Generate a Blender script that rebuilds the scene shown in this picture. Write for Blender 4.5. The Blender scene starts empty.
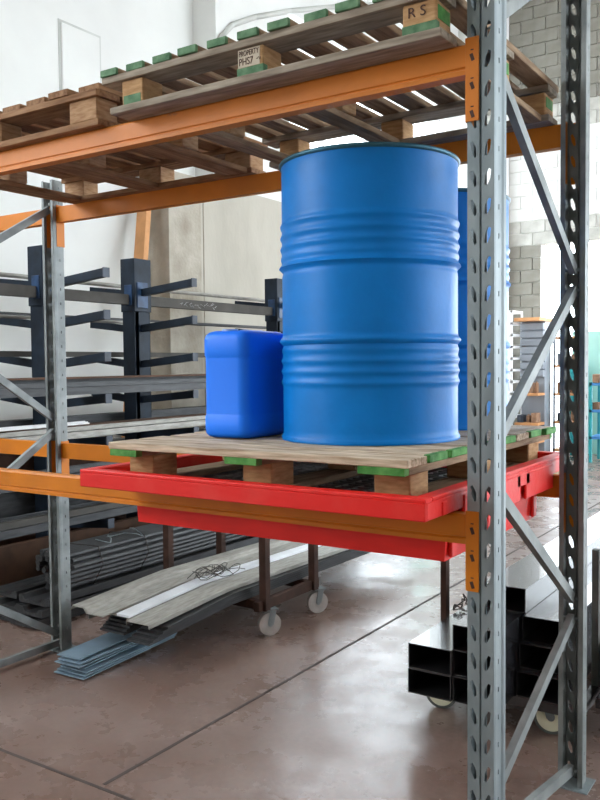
import bpy, bmesh, math, random
from mathutils import Vector, Matrix
random.seed(7)
S = bpy.context.scene
COL = S.collection

# ------------------------------------------------------------------ camera
CAM = Vector((0.848, -2.0918, 1.5086))
YAW, PIT, ROL, FPX = 0.58306, -0.04283, -0.00899, 836.8
cy, sy, cp, sp = math.cos(YAW), math.sin(YAW), math.cos(PIT), math.sin(PIT)
Fw = Vector((-sy*cp, cy*cp, sp)); R0 = Vector((cy, sy, 0)); U0 = R0.cross(Fw)
cr, sr = math.cos(ROL), math.sin(ROL)
Rt = R0*cr + U0*sr; Up = -R0*sr + U0*cr
cd = bpy.data.cameras.new('camera'); cam = bpy.data.objects.new('camera', cd); COL.objects.link(cam)
cam.matrix_world = Matrix(((Rt.x, Up.x, -Fw.x, CAM.x), (Rt.y, Up.y, -Fw.y, CAM.y), (Rt.z, Up.z, -Fw.z, CAM.z), (0, 0, 0, 1)))
cd.sensor_fit = 'VERTICAL'; cd.sensor_height = 24; cd.lens = 24*FPX/800
cd.clip_start = 0.05; cd.clip_end = 200
S.camera = cam

# ------------------------------------------------------------------ light
S.view_settings.view_transform = 'Standard'; S.view_settings.look = 'None'
S.view_settings.gamma = 1; S.view_settings.use_curve_mapping = False
S.view_settings.exposure = 0.0
W = bpy.data.worlds.new('world'); S.world = W; W.use_nodes = True
bg = W.node_tree.nodes['Background']; bg.inputs[0].default_value = (0.84, 0.93, 1.0, 1); bg.inputs[1].default_value = 9.0

def area(name, loc, aim, sx, sy_, power, col=(0.92, 0.96, 1)):
    l = bpy.data.lights.new(name, 'AREA'); l.shape = 'RECTANGLE'; l.size = sx; l.size_y = sy_; l.energy = power; l.color = col
    o = bpy.data.objects.new(name, l); COL.objects.link(o); o.location = loc
    o.rotation_euler = (Vector(aim)-Vector(loc)).to_track_quat('-Z', 'Y').to_euler(); return o
# added area lamps stand in for daylight from unseen openings left and right
area('left_daylight_fill', (-4.6, -3.6, 2.9), (0, 0.5, 1.4), 3.2, 3.0, 175)
area('right_daylight_fill', (6.5, 1.2, 2.8), (-0.6, 0.6, 1.4), 1.4, 3.0, 50)

# ------------------------------------------------------------------ materials
def mat(name, base, rough=0.5, metal=0.0, var=0.0, scale=8.0, bump=0.0, bscale=60.0, stretch=None, col2=None, spec=0.5, coat=0.0, fac=None, detail=6):
    m = bpy.data.materials.new(name); m.use_nodes = True
    nt = m.node_tree; n = nt.nodes; l = nt.links; b = n['Principled BSDF']
    b.inputs['Roughness'].default_value = rough; b.inputs['Metallic'].default_value = metal
    b.inputs['Specular IOR Level'].default_value = spec*.6 if 'paint' in name or 'red' in name else spec; b.inputs['Coat Weight'].default_value = coat
    tc = n.new('ShaderNodeTexCoord'); mp = n.new('ShaderNodeMapping'); l.new(tc.outputs['Object'], mp.inputs[0])
    if stretch: mp.inputs['Scale'].default_value = stretch
    tx = n.new('ShaderNodeTexNoise'); tx.inputs['Scale'].default_value = scale; tx.inputs['Detail'].default_value = detail
    l.new(mp.outputs[0], tx.inputs[0])
    rp = n.new('ShaderNodeValToRGB'); l.new(tx.outputs[0], rp.inputs[0])
    c = Vector(base)
    if col2 is None:
        a = c*(1-var); z = c*(1+var)
    else: a = c; z = Vector(col2)
    lo, hi = fac if fac else (0.3, 0.7)
    rp.color_ramp.elements[0].position = lo; rp.color_ramp.elements[1].position = hi
    rp.color_ramp.elements[0].color = (a[0], a[1], a[2], 1); rp.color_ramp.elements[1].color = (min(z[0], 1), min(z[1], 1), min(z[2], 1), 1)
    l.new(rp.outputs[0], b.inputs['Base Color'])
    if bump:
        t2 = n.new('ShaderNodeTexNoise'); t2.inputs['Scale'].default_value = bscale; t2.inputs['Detail'].default_value = 4; l.new(mp.outputs[0], t2.inputs[0])
        bp = n.new('ShaderNodeBump'); bp.inputs['Strength'].default_value = bump; bp.inputs['Distance'].default_value = 0.01
        l.new(t2.outputs[0], bp.inputs['Height']); l.new(bp.outputs[0], b.inputs['Normal'])
    return m

def rustmat(name, base, rust, amt=0.62, rough=0.5, metal=0.0, scale=14):
    m = mat(name, base, rough, metal, 0.12, 5, 0.05)
    nt = m.node_tree; n = nt.nodes; l = nt.links; b = n['Principled BSDF']
    src = b.inputs['Base Color'].links[0].from_socket
    tc = n['Texture Coordinate']; t = n.new('ShaderNodeTexNoise'); t.inputs['Scale'].default_value = scale; t.inputs['Detail'].default_value = 10; t.inputs['Roughness'].default_value = 0.7
    l.new(tc.outputs['Object'], t.inputs[0])
    r = n.new('ShaderNodeValToRGB'); r.color_ramp.elements[0].position = amt; r.color_ramp.elements[1].position = amt+0.06; l.new(t.outputs[0], r.inputs[0])
    mx = n.new('ShaderNodeMix'); mx.data_type = 'RGBA'; l.new(r.outputs[0], mx.inputs['Factor']); l.new(src, mx.inputs['A']); mx.inputs['B'].default_value = (*rust, 1)
    l.new(mx.outputs['Result'], b.inputs['Base Color'])
    return m

M = {}
M['galv'] = mat('galvanised_steel', (0.17, 0.205, 0.22), 0.5, 0.4, 0, 9, 0.04, 90, col2=(0.30, 0.345, 0.36), stretch=(1, 1, .35))
M['galv_shaded'] = mat('shaded_galvanised_steel', (0.15, 0.165, 0.165), 0.55, 0.3, 0, 9, 0.04, 90, col2=(0.28, 0.30, 0.295), spec=.35)  # darker galv for rear uprights and braces, backlit shade put into its colour
M['orange'] = rustmat('orange_paint', (0.60, 0.18, 0.008), (0.20, 0.06, 0.02), 0.66, 0.45)
M['orange2'] = rustmat('worn_orange_paint', (0.62, 0.19, 0.018), (0.30, 0.14, 0.07), 0.62, 0.5)
M['red'] = mat('red_plastic', (0.78, 0.022, 0.016), 0.42, 0, 0.12, 5, 0.06, 40, stretch=(1, 1, 3))
M['redlip'] = mat('scuffed_red_plastic', (0.76, 0.016, 0.012), 0.45, 0, 0, 7, 0.1, 60, col2=(0.80, 0.07, 0.055), fac=(.5, .9))
M['drum'] = rustmat('blue_drum_paint', (0.0015, 0.185, 0.58), (0.03, 0.05, 0.07), 0.735, 0.40)
M['drum'].node_tree.nodes['Principled BSDF'].inputs['Specular IOR Level'].default_value = .22
M['drumrim'] = mat('dark_teal_rim', (0.03, 0.13, 0.19), 0.4, 0.4, 0.1)
M['can'] = mat('blue_jerrycan_plastic', (0.010, 0.20, 1.0), 0.45, 0, 0.04, 3, spec=.3)
M['can2'] = mat('pale_cap_plastic', (0.35, 0.5, 0.85), 0.5)
def wood(name, a, b, sc=(1, 1, 1)):
    m = mat(name, a, 0.8, 0, 0, 7, 0.35, 90, stretch=sc, col2=b, detail=9, spec=0.25); return m
M['plankx'] = wood('grey_plank_grain_x', (0.19, 0.15, 0.11), (0.44, 0.37, 0.29), (1, 9, 9))
M['woodx'] = wood('pallet_wood_grain_x', (0.22, 0.135, 0.075), (0.50, 0.37, 0.24), (1, 9, 9))
M['woody'] = wood('pallet_wood_grain_y', (0.17, 0.10, 0.055), (0.42, 0.29, 0.18), (9, 1, 9))
M['blockw'] = wood('pallet_block_wood', (0.38, 0.20, 0.085), (0.58, 0.36, 0.18), (3, 3, 14))
M['brownx'] = wood('brown_wood_grain_x', (0.17, 0.075, 0.032), (0.36, 0.20, 0.10), (1, 9, 9))
M['browny'] = wood('brown_wood_grain_y', (0.17, 0.075, 0.032), (0.36, 0.20, 0.10), (9, 1, 9))
M['brownblock'] = wood('brown_block_wood', (0.30, 0.15, 0.07), (0.50, 0.31, 0.17), (3, 3, 14))
M['greyx'] = wood('weathered_deck_wood', (0.30, 0.20, 0.12), (0.80, 0.66, 0.50), (1, 12, 12))
M['green'] = mat('green_pallet_paint', (0.03, 0.17, 0.025), 0.7, 0, 0, 25, 0.2, col2=(0.13, 0.36, 0.09))
M['dkgreen'] = mat('dull_green_pallet_paint', (0.05, 0.13, 0.06), 0.8, 0, 0, 25, 0.2, col2=(0.17, 0.30, 0.17))
M['ink'] = mat('dark_stencil_ink', (0.07, 0.03, 0.02), 0.8)
M['label'] = mat('pale_label_wood', (0.55, 0.47, 0.36), 0.8, 0, 0.12, 20)
M['navy'] = mat('dark_blue_paint', (0.010, 0.019, 0.033), 0.55, 0, 0.4, 8, spec=.4)
M['navyb'] = mat('blue_bracket_paint', (0.02, 0.055, 0.13), 0.4, 0, 0.5, 12)
M['steel'] = mat('mill_steel', (0.05, 0.051, 0.053), 0.5, 0.3, 0.35, 6, stretch=(8, 1, 8), spec=.3)
M['tie'] = mat('dull_grey_steel', (0.075, 0.07, 0.063), 0.75, 0.0, 0.2, 6, spec=.2)
M['pale'] = mat('pale_primed_steel', (0.23, 0.22, 0.19), 0.55, 0.1, 0, 12, 0.05, stretch=(5, 1, 5), col2=(0.38, 0.365, 0.33))
M['rusty'] = mat('rusty_steel', (0.045, 0.022, 0.015), 0.8, 0.0, 0.35, 14, 0.2, spec=.2)
M['brownbar'] = mat('brown_oxide_bar', (0.085, 0.038, 0.018), 0.8, 0.0, 0.3, 7)
M['black'] = mat('black_tube_steel', (0.02, 0.02, 0.024), 0.27, 0.0, 0.3, 5, 0.02, spec=.9, coat=.5)
M['inner'] = mat('black_tube_inside', (0.012, 0.012, 0.013), 0.6, 0.2, 0.2, 5)
M['blue_sheet'] = mat('bluish_steel_strip', (0.30, 0.42, 0.52), 0.35, 0.4, 0.2, 6)
M['zinc'] = mat('bright_zinc_steel', (0.85, 0.87, 0.9), 0.35, 0.3, 0.1, 6)
M['wheel'] = mat('grey_nylon_wheel', (0.50, 0.47, 0.44), 0.6, 0, 0.15, 20)
M['cream'] = mat('cream_wheel_plastic', (0.72, 0.70, 0.52), 0.5, 0, 0.06, 15)
M['rubber'] = mat('grey_rubber', (0.10, 0.11, 0.10), 0.7, 0, 0.2, 15)
M['wire'] = mat('tie_wire', (0.06, 0.055, 0.05), 0.5, 0.6, 0.2)
M['grate'] = mat('galvanised_grating', (0.22, 0.22, 0.22), 0.5, 0.6, 0.2, 10)
M['plaster'] = mat('white_plaster', (0.70, 0.70, 0.68), 0.9, 0, 0, 0.9, 0.1, 20, col2=(0.82, 0.83, 0.80), spec=.2)
M['conc'] = mat('raw_concrete', (0.40, 0.37, 0.31), 0.9, 0, 0, 1.3, 0.25, 25, col2=(0.56, 0.53, 0.46), detail=9, spec=.2, stretch=(1, 1, .5))
M['conc2'] = mat('rough_concrete', (0.33, 0.29, 0.23), 0.95, 0, 0, 4, 0.6, 30, col2=(0.50, 0.46, 0.39), detail=10, spec=.2)
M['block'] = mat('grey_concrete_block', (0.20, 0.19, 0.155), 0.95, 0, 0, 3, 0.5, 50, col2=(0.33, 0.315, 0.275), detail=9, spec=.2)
M['blockw2'] = mat('glare_lit_block', (0.75, 0.74, 0.70), 0.95, 0, 0, 3, 0.4, 50, col2=(0.86, 0.86, 0.83), detail=9, spec=.2)  # glare on the far wall put into a near-white block colour
M['blockp'] = mat('glare_edge_block', (0.40, 0.39, 0.35), 0.95, 0, 0, 5, 0.5, 50, col2=(0.60, 0.59, 0.54), detail=9, spec=.2)  # soft edge of the wall glare, held in the block colour
M['mortar'] = mat('pale_mortar', (0.80, 0.79, 0.75), 0.95, 0, 0.1, 5, spec=.2)  # lightened so the joints fade out in the glare
M['ceil'] = mat('white_ceiling', (0.78, 0.78, 0.76), 0.9, 0, 0.05, 2)
M['arc_seam'] = mat('shade_arc_and_seam_grey', (0.55, 0.56, 0.53), 0.9, 0, 0.12, 3)
M['teal'] = mat('teal_paint', (0.03, 0.33, 0.36), 0.5, 0, 0.08, 3)
M['mint'] = mat('mint_wall_paint', (0.45, 0.72, 0.62), 0.8, 0, 0.05, 2)
M['white'] = mat('white_paint', (0.8, 0.8, 0.8), 0.5, 0, 0.03, 3)
M['greycab'] = mat('grey_cabinet_paint', (0.30, 0.33, 0.37), 0.5, 0, 0.08, 3)
M['orangetop'] = mat('orange_shelf_wood', (0.62, 0.30, 0.12), 0.7, 0, 0.15, 6)
M['clutter'] = mat('brown_box_card', (0.30, 0.17, 0.10), 0.8, 0, 0.4, 9)
M['dark'] = mat('dark_part_paint', (0.05, 0.06, 0.08), 0.5, 0, 0.4, 9)
M['bluebox'] = mat('blue_bin_plastic', (0.05, 0.22, 0.5), 0.5)
M['glass'] = bpy.data.materials.new('window_glass'); M['glass'].use_nodes = True
g = M['glass'].node_tree.nodes['Principled BSDF']; g.inputs['Transmission Weight'].default_value = 1; g.inputs['Roughness'].default_value = 0.0; g.inputs['IOR'].default_value = 1.1

def floor_mat():
    m = bpy.data.materials.new('worn_concrete_floor'); m.use_nodes = True
    nt = m.node_tree; n = nt.nodes; l = nt.links; b = n['Principled BSDF']
    tc = n.new('ShaderNodeTexCoord')
    a = n.new('ShaderNodeTexNoise'); a.inputs['Scale'].default_value = 1.1; a.inputs['Detail'].default_value = 8; a.inputs['Roughness'].default_value = .62; l.new(tc.outputs['Object'], a.inputs[0])
    r = n.new('ShaderNodeValToRGB'); l.new(a.outputs[0], r.inputs[0])
    e = r.color_ramp.elements; e[0].position = .3; e[0].color = (0.15, 0.085, 0.062, 1); e[1].position = .7; e[1].color = (0.27, 0.20, 0.175, 1)
    x = e.new(.5); x.color = (0.20, 0.135, 0.11, 1)
    c = n.new('ShaderNodeTexNoise'); c.inputs['Scale'].default_value = 45; c.inputs['Detail'].default_value = 10; l.new(tc.outputs['Object'], c.inputs[0])
    mx = n.new('ShaderNodeMix'); mx.data_type = 'RGBA'; mx.blend_type = 'OVERLAY'; mx.inputs['Factor'].default_value = .35
    l.new(r.outputs[0], mx.inputs['A']); l.new(c.outputs[1], mx.inputs['B']); 
    bw = n.new('ShaderNodeRGBToBW'); l.new(c.outputs[1], bw.inputs[0]); l.new(bw.outputs[0], mx.inputs['B'])
    l.new(mx.outputs['Result'], b.inputs['Base Color'])
    # polish varies in patches
    d = n.new('ShaderNodeTexNoise'); d.inputs['Scale'].default_value = 2.6; d.inputs['Detail'].default_value = 6; d.inputs['Roughness'].default_value = .65; l.new(tc.outputs['Object'], d.inputs[0])
    rr = n.new('ShaderNodeMapRange'); rr.inputs['From Min'].default_value = .35; rr.inputs['From Max'].default_value = .65; rr.inputs['To Min'].default_value = .17; rr.inputs['To Max'].default_value = .40
    l.new(d.outputs[0], rr.inputs['Value']); l.new(rr.outputs[0], b.inputs['Roughness'])
    b.inputs['Specular IOR Level'].default_value = .5
    bp = n.new('ShaderNodeBump'); bp.inputs['Strength'].default_value = .12; bp.inputs['Distance'].default_value = .004; l.new(c.outputs[0], bp.inputs['Height']); l.new(bp.outputs[0], b.inputs['Normal'])
    return m
M['floor'] = floor_mat()
M['joint'] = mat('dark_joint_filler', (0.05, 0.035, 0.03), 0.9)

# ------------------------------------------------------------------ mesh helpers
class MB:
    def __init__(s): s.v = []; s.f = []; s.m = []
    def _add(s, vs, fs, mi=0):
        o = len(s.v); s.v += [tuple(v) for v in vs]; s.f += [tuple(i+o for i in f) for f in fs]; s.m += [mi]*len(fs); return s
    def box(s, x0, x1, y0, y1, z0, z1, mi=0):
        vs = [(x, y, z) for z in (z0, z1) for y in (y0, y1) for x in (x0, x1)]
        return s._add(vs, [(0, 2, 3, 1), (4, 5, 7, 6), (0, 1, 5, 4), (2, 6, 7, 3), (0, 4, 6, 2), (1, 3, 7, 5)], mi)
    def cbox(s, x0, x1, y0, y1, z0, z1, c=0.004, mi=0):   # chamfered box (every edge)
        bm = bmesh.new(); bmesh.ops.create_cube(bm, size=1)
        for v in bm.verts: v.co = Vector(((x0+x1)/2+v.co.x*(x1-x0), (y0+y1)/2+v.co.y*(y1-y0), (z0+z1)/2+v.co.z*(z1-z0)))
        bmesh.ops.bevel(bm, geom=bm.edges[:], offset=c, segments=1, affect='EDGES')
        bm.verts.index_update(); s._add([v.co for v in bm.verts], [[v.index for v in f.verts] for f in bm.faces], mi); bm.free(); return s
    def bar(s, p, q, w, h, up=(0, 0, 1), mi=0):
        p = Vector(p); q = Vector(q); d = (q-p).normalized(); u = Vector(up); r = d.cross(u).normalized(); u = r.cross(d)
        vs = []
        for e in (p, q):
            for a, b in ((-1, -1), (1, -1), (1, 1), (-1, 1)): vs.append(e+r*a*w/2+u*b*h/2)
        return s._add(vs, [(3, 2, 1, 0), (4, 5, 6, 7), (0, 1, 5, 4), (1, 2, 6, 5), (2, 3, 7, 6), (3, 0, 4, 7)], mi)
    def prism(s, poly, p, q, up=(0, 0, 1), mi=0, cap=True):      # poly in (r,u) swept p -> q
        p = Vector(p); q = Vector(q); d = (q-p).normalized(); u = Vector(up); r = d.cross(u).normalized(); u = r.cross(d); n = len(poly)
        vs = [e+r*a+u*b for e in (p, q) for a, b in poly]
        fs = [(i, (i+1) % n, n+(i+1) % n, n+i) for i in range(n)]
        if cap: fs += [tuple(range(n-1, -1, -1)), tuple(range(n, 2*n))]
        return s._add(vs, fs, mi)
    def hollow(s, x0, x1, z0, z1, y0, y1, t, mi=0, mi2=0):      # rectangular tube along y
        o = [(x0, z0), (x1, z0), (x1, z1), (x0, z1)]; i = [(x0+t, z0+t), (x1-t, z0+t), (x1-t, z1-t), (x0+t, z1-t)]
        vs = [(a, y, b) for y in (y0, y1) for a, b in o+i]; fo = []; fi = []
        for k in range(4):
            j = (k+1) % 4
            fo += [(k, j, 8+j, 8+k), (k, 4+k, 4+j, j), (8+k, 8+j, 12+j, 12+k)]; fi += [(4+k, 12+k, 12+j, 4+j)]
        s._add(vs, fo, mi); o2 = len(s.v)-len(vs); s.f += [tuple(a+o2 for a in f) for f in fi]; s.m += [mi2]*4; return s
    def cyl(s, p, q, r, n=16, mi=0, r2=None):
        p = Vector(p); q = Vector(q); d = (q-p).normalized(); u = Vector((0, 0, 1)) if abs(d.z) < .9 else Vector((1, 0, 0)); a = d.cross(u).normalized(); b = d.cross(a)
        vs = [e+(a*math.cos(t)+b*math.sin(t))*rr for e, rr in ((p, r), (q, r2 or r)) for t in [2*math.pi*k/n for k in range(n)]]
        return s._add(vs, [(i, (i+1) % n, n+(i+1) % n, n+i) for i in range(n)]+[tuple(range(n-1, -1, -1)), tuple(range(n, 2*n))], mi)
    def lathe(s, prof, c=(0, 0, 0), n=64, mi=0):
        vs = []; 
        for r, z in prof:
            for k in range(n): t = 2*math.pi*k/n; vs.append((c[0]+r*math.cos(t), c[1]+r*math.sin(t), c[2]+z))
        fs = [(i*n+k, i*n+(k+1) % n, (i+1)*n+(k+1) % n, (i+1)*n+k) for i in range(len(prof)-1) for k in range(n)]
        return s._add(vs, fs, mi)
    def tube(s, pts, r, n=6, mi=0):
        for a, b in zip(pts, pts[1:]): s.cyl(a, b, r, n, mi)
        return s
    def slot_face(s, O, ux, uz, n_, pitch, w, hole):    # perforated strip: origin, width dir, height dir; hole = six (u,v) points about the cell centre
        O = Vector(O); ux = Vector(ux); uz = Vector(uz)
        for k in range(n_):
            c = O+uz*(pitch*(k+.5))
            out = [(-w/2, pitch/2), (w/2, pitch/2), (w/2, 0), (w/2, -pitch/2), (-w/2, -pitch/2), (-w/2, 0)]
            vs = [c+ux*(w/2+a)+uz*b for a, b in out]+[c+ux*(w/2+a)+uz*b for a, b in hole]
            s._add(vs, [(i, (i+1) % 6, 6+(i+1) % 6, 6+i) for i in range(6)])
        return s
    def build(s, name, mats, parent=None, smooth=False, auto=None, mod=None):
        me = bpy.data.meshes.new(name); me.from_pydata(s.v, [], s.f)
        if not isinstance(mats, (list, tuple)): mats = [mats]
        for m in mats: me.materials.append(m)
        for p, i in zip(me.polygons, s.m): p.material_index = i
        bm = bmesh.new(); bm.from_mesh(me)
        if auto or smooth: bmesh.ops.remove_doubles(bm, verts=bm.verts, dist=1e-5)
        bmesh.ops.recalc_face_normals(bm, faces=bm.faces); bm.to_mesh(me); bm.free()
        if smooth:
            for p in me.polygons: p.use_smooth = True
        o = bpy.data.objects.new(name, me); COL.objects.link(o)
        if parent: o.parent = parent; o.matrix_parent_inverse = Matrix.Translation(-parent.location) if not parent.rotation_euler[2] else parent.matrix_basis.inverted()
        if auto:
            for p in me.polygons: p.use_smooth = True
            me.set_sharp_from_angle(angle=math.radians(auto))
        return o

def tag(o, label, cat, group=None, kind=None):
    if label: o['label'] = label
    if cat: o['category'] = cat
    if group: o['group'] = group
    if kind: o['kind'] = kind
    return o
def empty(name, loc, label, cat, group=None):
    o = bpy.data.objects.new(name, None); COL.objects.link(o); o.location = loc; o.empty_display_size = .1
    return tag(o, label, cat, group)
def st(o): o['kind'] = 'structure'; return o
def text(name, body, size, loc, rot, m, parent, depth=.0006, sx=1.0):
    c = bpy.data.curves.new(name, 'FONT'); c.body = body; c.size = size; c.extrude = depth; c.align_x = 'CENTER'; c.align_y = 'CENTER'; c.resolution_u = 3
    t = bpy.data.objects.new(name, c); COL.objects.link(t); dg = bpy.context.evaluated_depsgraph_get()
    me = bpy.data.meshes.new_from_object(t.evaluated_get(dg)); bpy.data.objects.remove(t)
    me.materials.clear(); me.materials.append(m)
    me.transform(Matrix.LocRotScale(Vector(loc), rot, Vector((sx, 1, 1))))
    o = bpy.data.objects.new(name, me); COL.objects.link(o); o.parent = parent
    p = parent; off = Vector((0, 0, 0))
    while p: off += p.location; p = p.parent
    o.matrix_parent_inverse = Matrix.Translation(-off) if False else Matrix.Identity(4)
    return o

# ================================================================== setting
fl = MB().box(-5.4, 9, -7, 24, -.1, 0).build('floor', M['floor']); st(fl)
j1 = MB().box(-1.388, -1.372, -.02, 24, 0.0, .0012).box(-5.4, 9, -.052, -.038, 0, .0012).build('joint', M['joint'], fl)
# left wall: white plaster part, pillar, concrete part with the strip window above
wl = MB()
wl.box(-5.35, -5.05, 1.3, 4.04, 0, 3.4, 0); wl.box(-5.35, -5.05, 1.3, 4.85, 3.4, 7.3, 0); wl.box(-5.35, -5.05, -7, -4.6, 0, 7.3, 0)
wl.box(-5.35, -5.05, -4.6, 1.3, 5.2, 7.3, 0); wl.box(-5.35, -5.05, -4.6, 1.3, 0, 3.2, 0)
wl.box(-5.35, -4.74, 4.52, 6.2, 0, 3.4, 1); wl.box(-5.35, -4.74, 6.2, 11.3, 0, 1.0, 1)
wl.box(-5.35, -4.74, 4.85, 6.2, 3.4, 7.3, 0); wl.box(-5.35, -4.74, 6.2, 11.3, 5.65, 7.3, 0)
wl = st(wl.build('wall_left', [M['plaster'], M['conc']]))
MB().box(-5.3, -4.70, 4.04, 4.52, 0, 3.4, 0).build('pillar', M['conc2'], wl)
MB().box(-4.742, -4.734, 4.60, 4.612, 0, 3.4).build('panel_joint', M['conc2'], wl)
ap = MB().cbox(-5.055, -5.03, 3.05, 3.5, 3.9, 4.55, .006).build('access_panel', M['plaster'], wl)
MB().box(-5.052, -5.045, 3.025, 3.525, 3.875, 4.575).build('panel_seam', M['arc_seam'], ap)
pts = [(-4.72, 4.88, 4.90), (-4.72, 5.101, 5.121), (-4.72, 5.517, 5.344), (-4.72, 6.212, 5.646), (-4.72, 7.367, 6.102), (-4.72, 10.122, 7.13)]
tr = st(MB().tube(pts, .03, 8).build('shadow_arc_1', M['arc_seam'], smooth=True))  # added grey tube draws a soft shadow arc on the wall
# strip window
def window(name, x, y0, y1, z0, z1, n):
    w = MB().box(x-.04, x+.04, y0, y1, z0, z0+.06).box(x-.04, x+.04, y0, y1, z1-.06, z1)
    for k in range(n+1):
        yy = y0+(y1-y0-.05)*k/n; w.box(x-.035, x+.035, yy, yy+.05, z0+.06, z1-.06)
    o = st(w.build(name, M['white']))
    for k in range(n):
        a = y0+(y1-y0-.05)*k/n+.05; b = y0+(y1-y0-.05)*(k+1)/n
        MB().box(x-.004, x+.004, a, b, z0+.06, z1-.06).build('pane', M['glass'], o)
    return o
window('window_1', -5.1, 6.2, 11.3, 1.0, 5.65, 4)
# far wall of concrete blocks with an opening on the right
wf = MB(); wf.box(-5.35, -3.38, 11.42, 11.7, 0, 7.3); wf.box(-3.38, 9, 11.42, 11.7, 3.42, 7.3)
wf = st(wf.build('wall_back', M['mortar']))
bmeshes = {}
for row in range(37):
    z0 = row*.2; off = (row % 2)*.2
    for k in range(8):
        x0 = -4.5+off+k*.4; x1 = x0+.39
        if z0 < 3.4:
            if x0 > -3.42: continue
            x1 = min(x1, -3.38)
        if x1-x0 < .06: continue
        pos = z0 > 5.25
        key = (round(x1-x0, 2), 'w' if (3.7 <= z0 < 5.1) else 'p' if (3.3 <= z0 < 5.5) else 'g')  # wall glare by height: full in the middle, fainter rows at its edges
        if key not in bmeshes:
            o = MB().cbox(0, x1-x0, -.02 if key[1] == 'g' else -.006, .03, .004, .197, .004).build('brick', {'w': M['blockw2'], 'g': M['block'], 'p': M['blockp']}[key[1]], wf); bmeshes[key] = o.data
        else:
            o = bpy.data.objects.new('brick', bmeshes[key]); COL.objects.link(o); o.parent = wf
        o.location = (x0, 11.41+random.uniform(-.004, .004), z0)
st(MB().box(-4.1, -3.9, 11.25, 11.39, 0, 7.3).build('trim_2', M['white']))
st(MB().box(-5.4, 9, -7, 11.7, 7.3, 7.45).build('ceiling', M['ceil']))
# rooms beyond the opening, dark wall behind the photographer
wr = st(MB().box(-3.0, -2.2, 11.9, 12.0, 0, 2.0).box(-6, -5.9, 11.7, 20, 0, 3.4).build('wall_side', M['mint']))
st(MB().box(-5.4, 9, -7.2, -7, 0, 7.3).build('wall_front', M['conc2']))
wq = MB().box(8.9, 9.1, -7, 3.5, 0, 7.3).box(8.9, 9.1, 3.5, 24, 0, .8).box(8.9, 9.1, 3.5, 11.7, 6.2, 7.3)
st(wq.build('wall_right', M['plaster']))

# ================================================================== pallet rack
D = 0.93; Wd = .072; L = 2.7; ZU, ZL = 2.338, 1.103; BH = .079
PITCH = .075
def upright(xw, back, h, parent):
    # xw = left edge of the front web; back -> mirrored, web facing +Y
    s = -1 if back else 1; y0 = D if back else 0
    n_ = int(h/PITCH); b = MB()
    lean = .004
    hl = [(-.005-lean, .018), (.0015-lean, .022), (.0065, .004), (.005+lean, -.018), (-.0015+lean, -.022), (-.0065, -.004)]
    hr = [(-x, z) for x, z in hl]; hr = [hr[1], hr[0], hr[5], hr[4], hr[3], hr[2]]
    b.slot_face((xw, y0, 0), (1, 0, 0), (0, 0, 1), n_, PITCH, .033, hl)
    b.slot_face((xw+.039, y0, 0), (1, 0, 0), (0, 0, 1), n_, PITCH, .033, hr)
    H = n_*PITCH
    def q(xa, ya, xb, yb): b._add([(xa, ya, 0), (xb, yb, 0), (xb, yb, H), (xa, ya, H)], [(0, 1, 2, 3)])
    q(xw+.033, y0, xw+.036, y0+s*.006); q(xw+.036, y0+s*.006, xw+.039, y0)
    small = [(-.003, .007), (.003, .007), (.003, 0), (.003, -.007), (-.003, -.007), (-.003, 0)]
    for X, sg in ((xw, -1), (xw+Wd, 1)):
        q(X, y0, X+sg*.002, y0+s*.008)
        b.slot_face((X+sg*.002, y0+s*.008, 0), (0, s, 0), (0, 0, 1), n_, PITCH, .040, small)
        q(X+sg*.002, y0+s*.048, X+sg*.006, y0+s*.056); q(X+sg*.006, y0+s*.056, X+sg*.006, y0+s*.072); q(X+sg*.006, y0+s*.072, X-sg*(.010 if back else .026), y0+s*.072)
    o = b.build('upright', M['galv_shaded'] if back else M['galv'], parent)
    md = o.modifiers.new('gauge', 'SOLIDIFY'); md.thickness = .0018; md.offset = 0
    # base plate on the floor and anchor bolts
    ya, yb = sorted((y0-s*.02, y0+s*.10))
    MB().box(xw-.03, xw+Wd+.03, ya, yb, 0.0005, .005).cyl((xw-.017, (ya+yb)/2, .005), (xw-.017, (ya+yb)/2, .017), .008, 6).build('foot_plate', M['galv'], parent)
    return o
def brace(p, q, parent, w=.036, d=.022):
    # cold-rolled C channel, open side away from the aisle
    poly = [(-d/2, -w/2), (d/2, -w/2), (d/2, -w/2+.004), (-d/2+.003, -w/2+.004), (-d/2+.003, w/2-.004), (d/2, w/2-.004), (d/2, w/2), (-d/2, w/2)]
    b = MB().prism([(-a, c) for a, c in poly] if q[1] > p[1] else poly, p, q)
    o = b.build('brace', M['galv_shaded'], parent)
    for e in (p, q):
        MB().cyl((e[0]-.034, e[1], e[2]), (e[0]+.034, e[1], e[2]), .006, 8).build('bolt', M['galv'], o)
    return o
def frame(xw, label, fn, bn, fh=3.45, bh=3.45):
    t = empty('rack_frame', (xw+Wd/2, D/2, 0), label, 'rack frame')
    upright(xw, False, fh, t); upright(xw, True, bh, t)
    xc = xw+Wd/2; yf, yb = .062, D-.062
    nodes = sorted([(z, 0) for z in fn]+[(z, 1) for z in bn])
    for (za, a), (zb, c) in zip(nodes, nodes[1:]):
        if a == c: continue
        g_ = .035
        brace((xc, yb if a else yf, za+g_), (xc, yb if c else yf, zb-g_), t)
    return t
fR = frame(0.0, 'tall galvanised rack frame with slotted uprights beside the blue drum', [.26, 1.225, 2.37, 3.4], [.64, 1.79, 2.92])
brace((.036, D-.062, .06), (.036, .062, .2), fR)
fL = frame(-L, 'galvanised rack frame at the left end, standing before the dark cantilever racks', [.62, 1.8], [.05, 1.2, 2.36], 2.5, 2.5)
brace((-L+.036, D-.062, .035), (-L+.036, .062, .035), fL)

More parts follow.
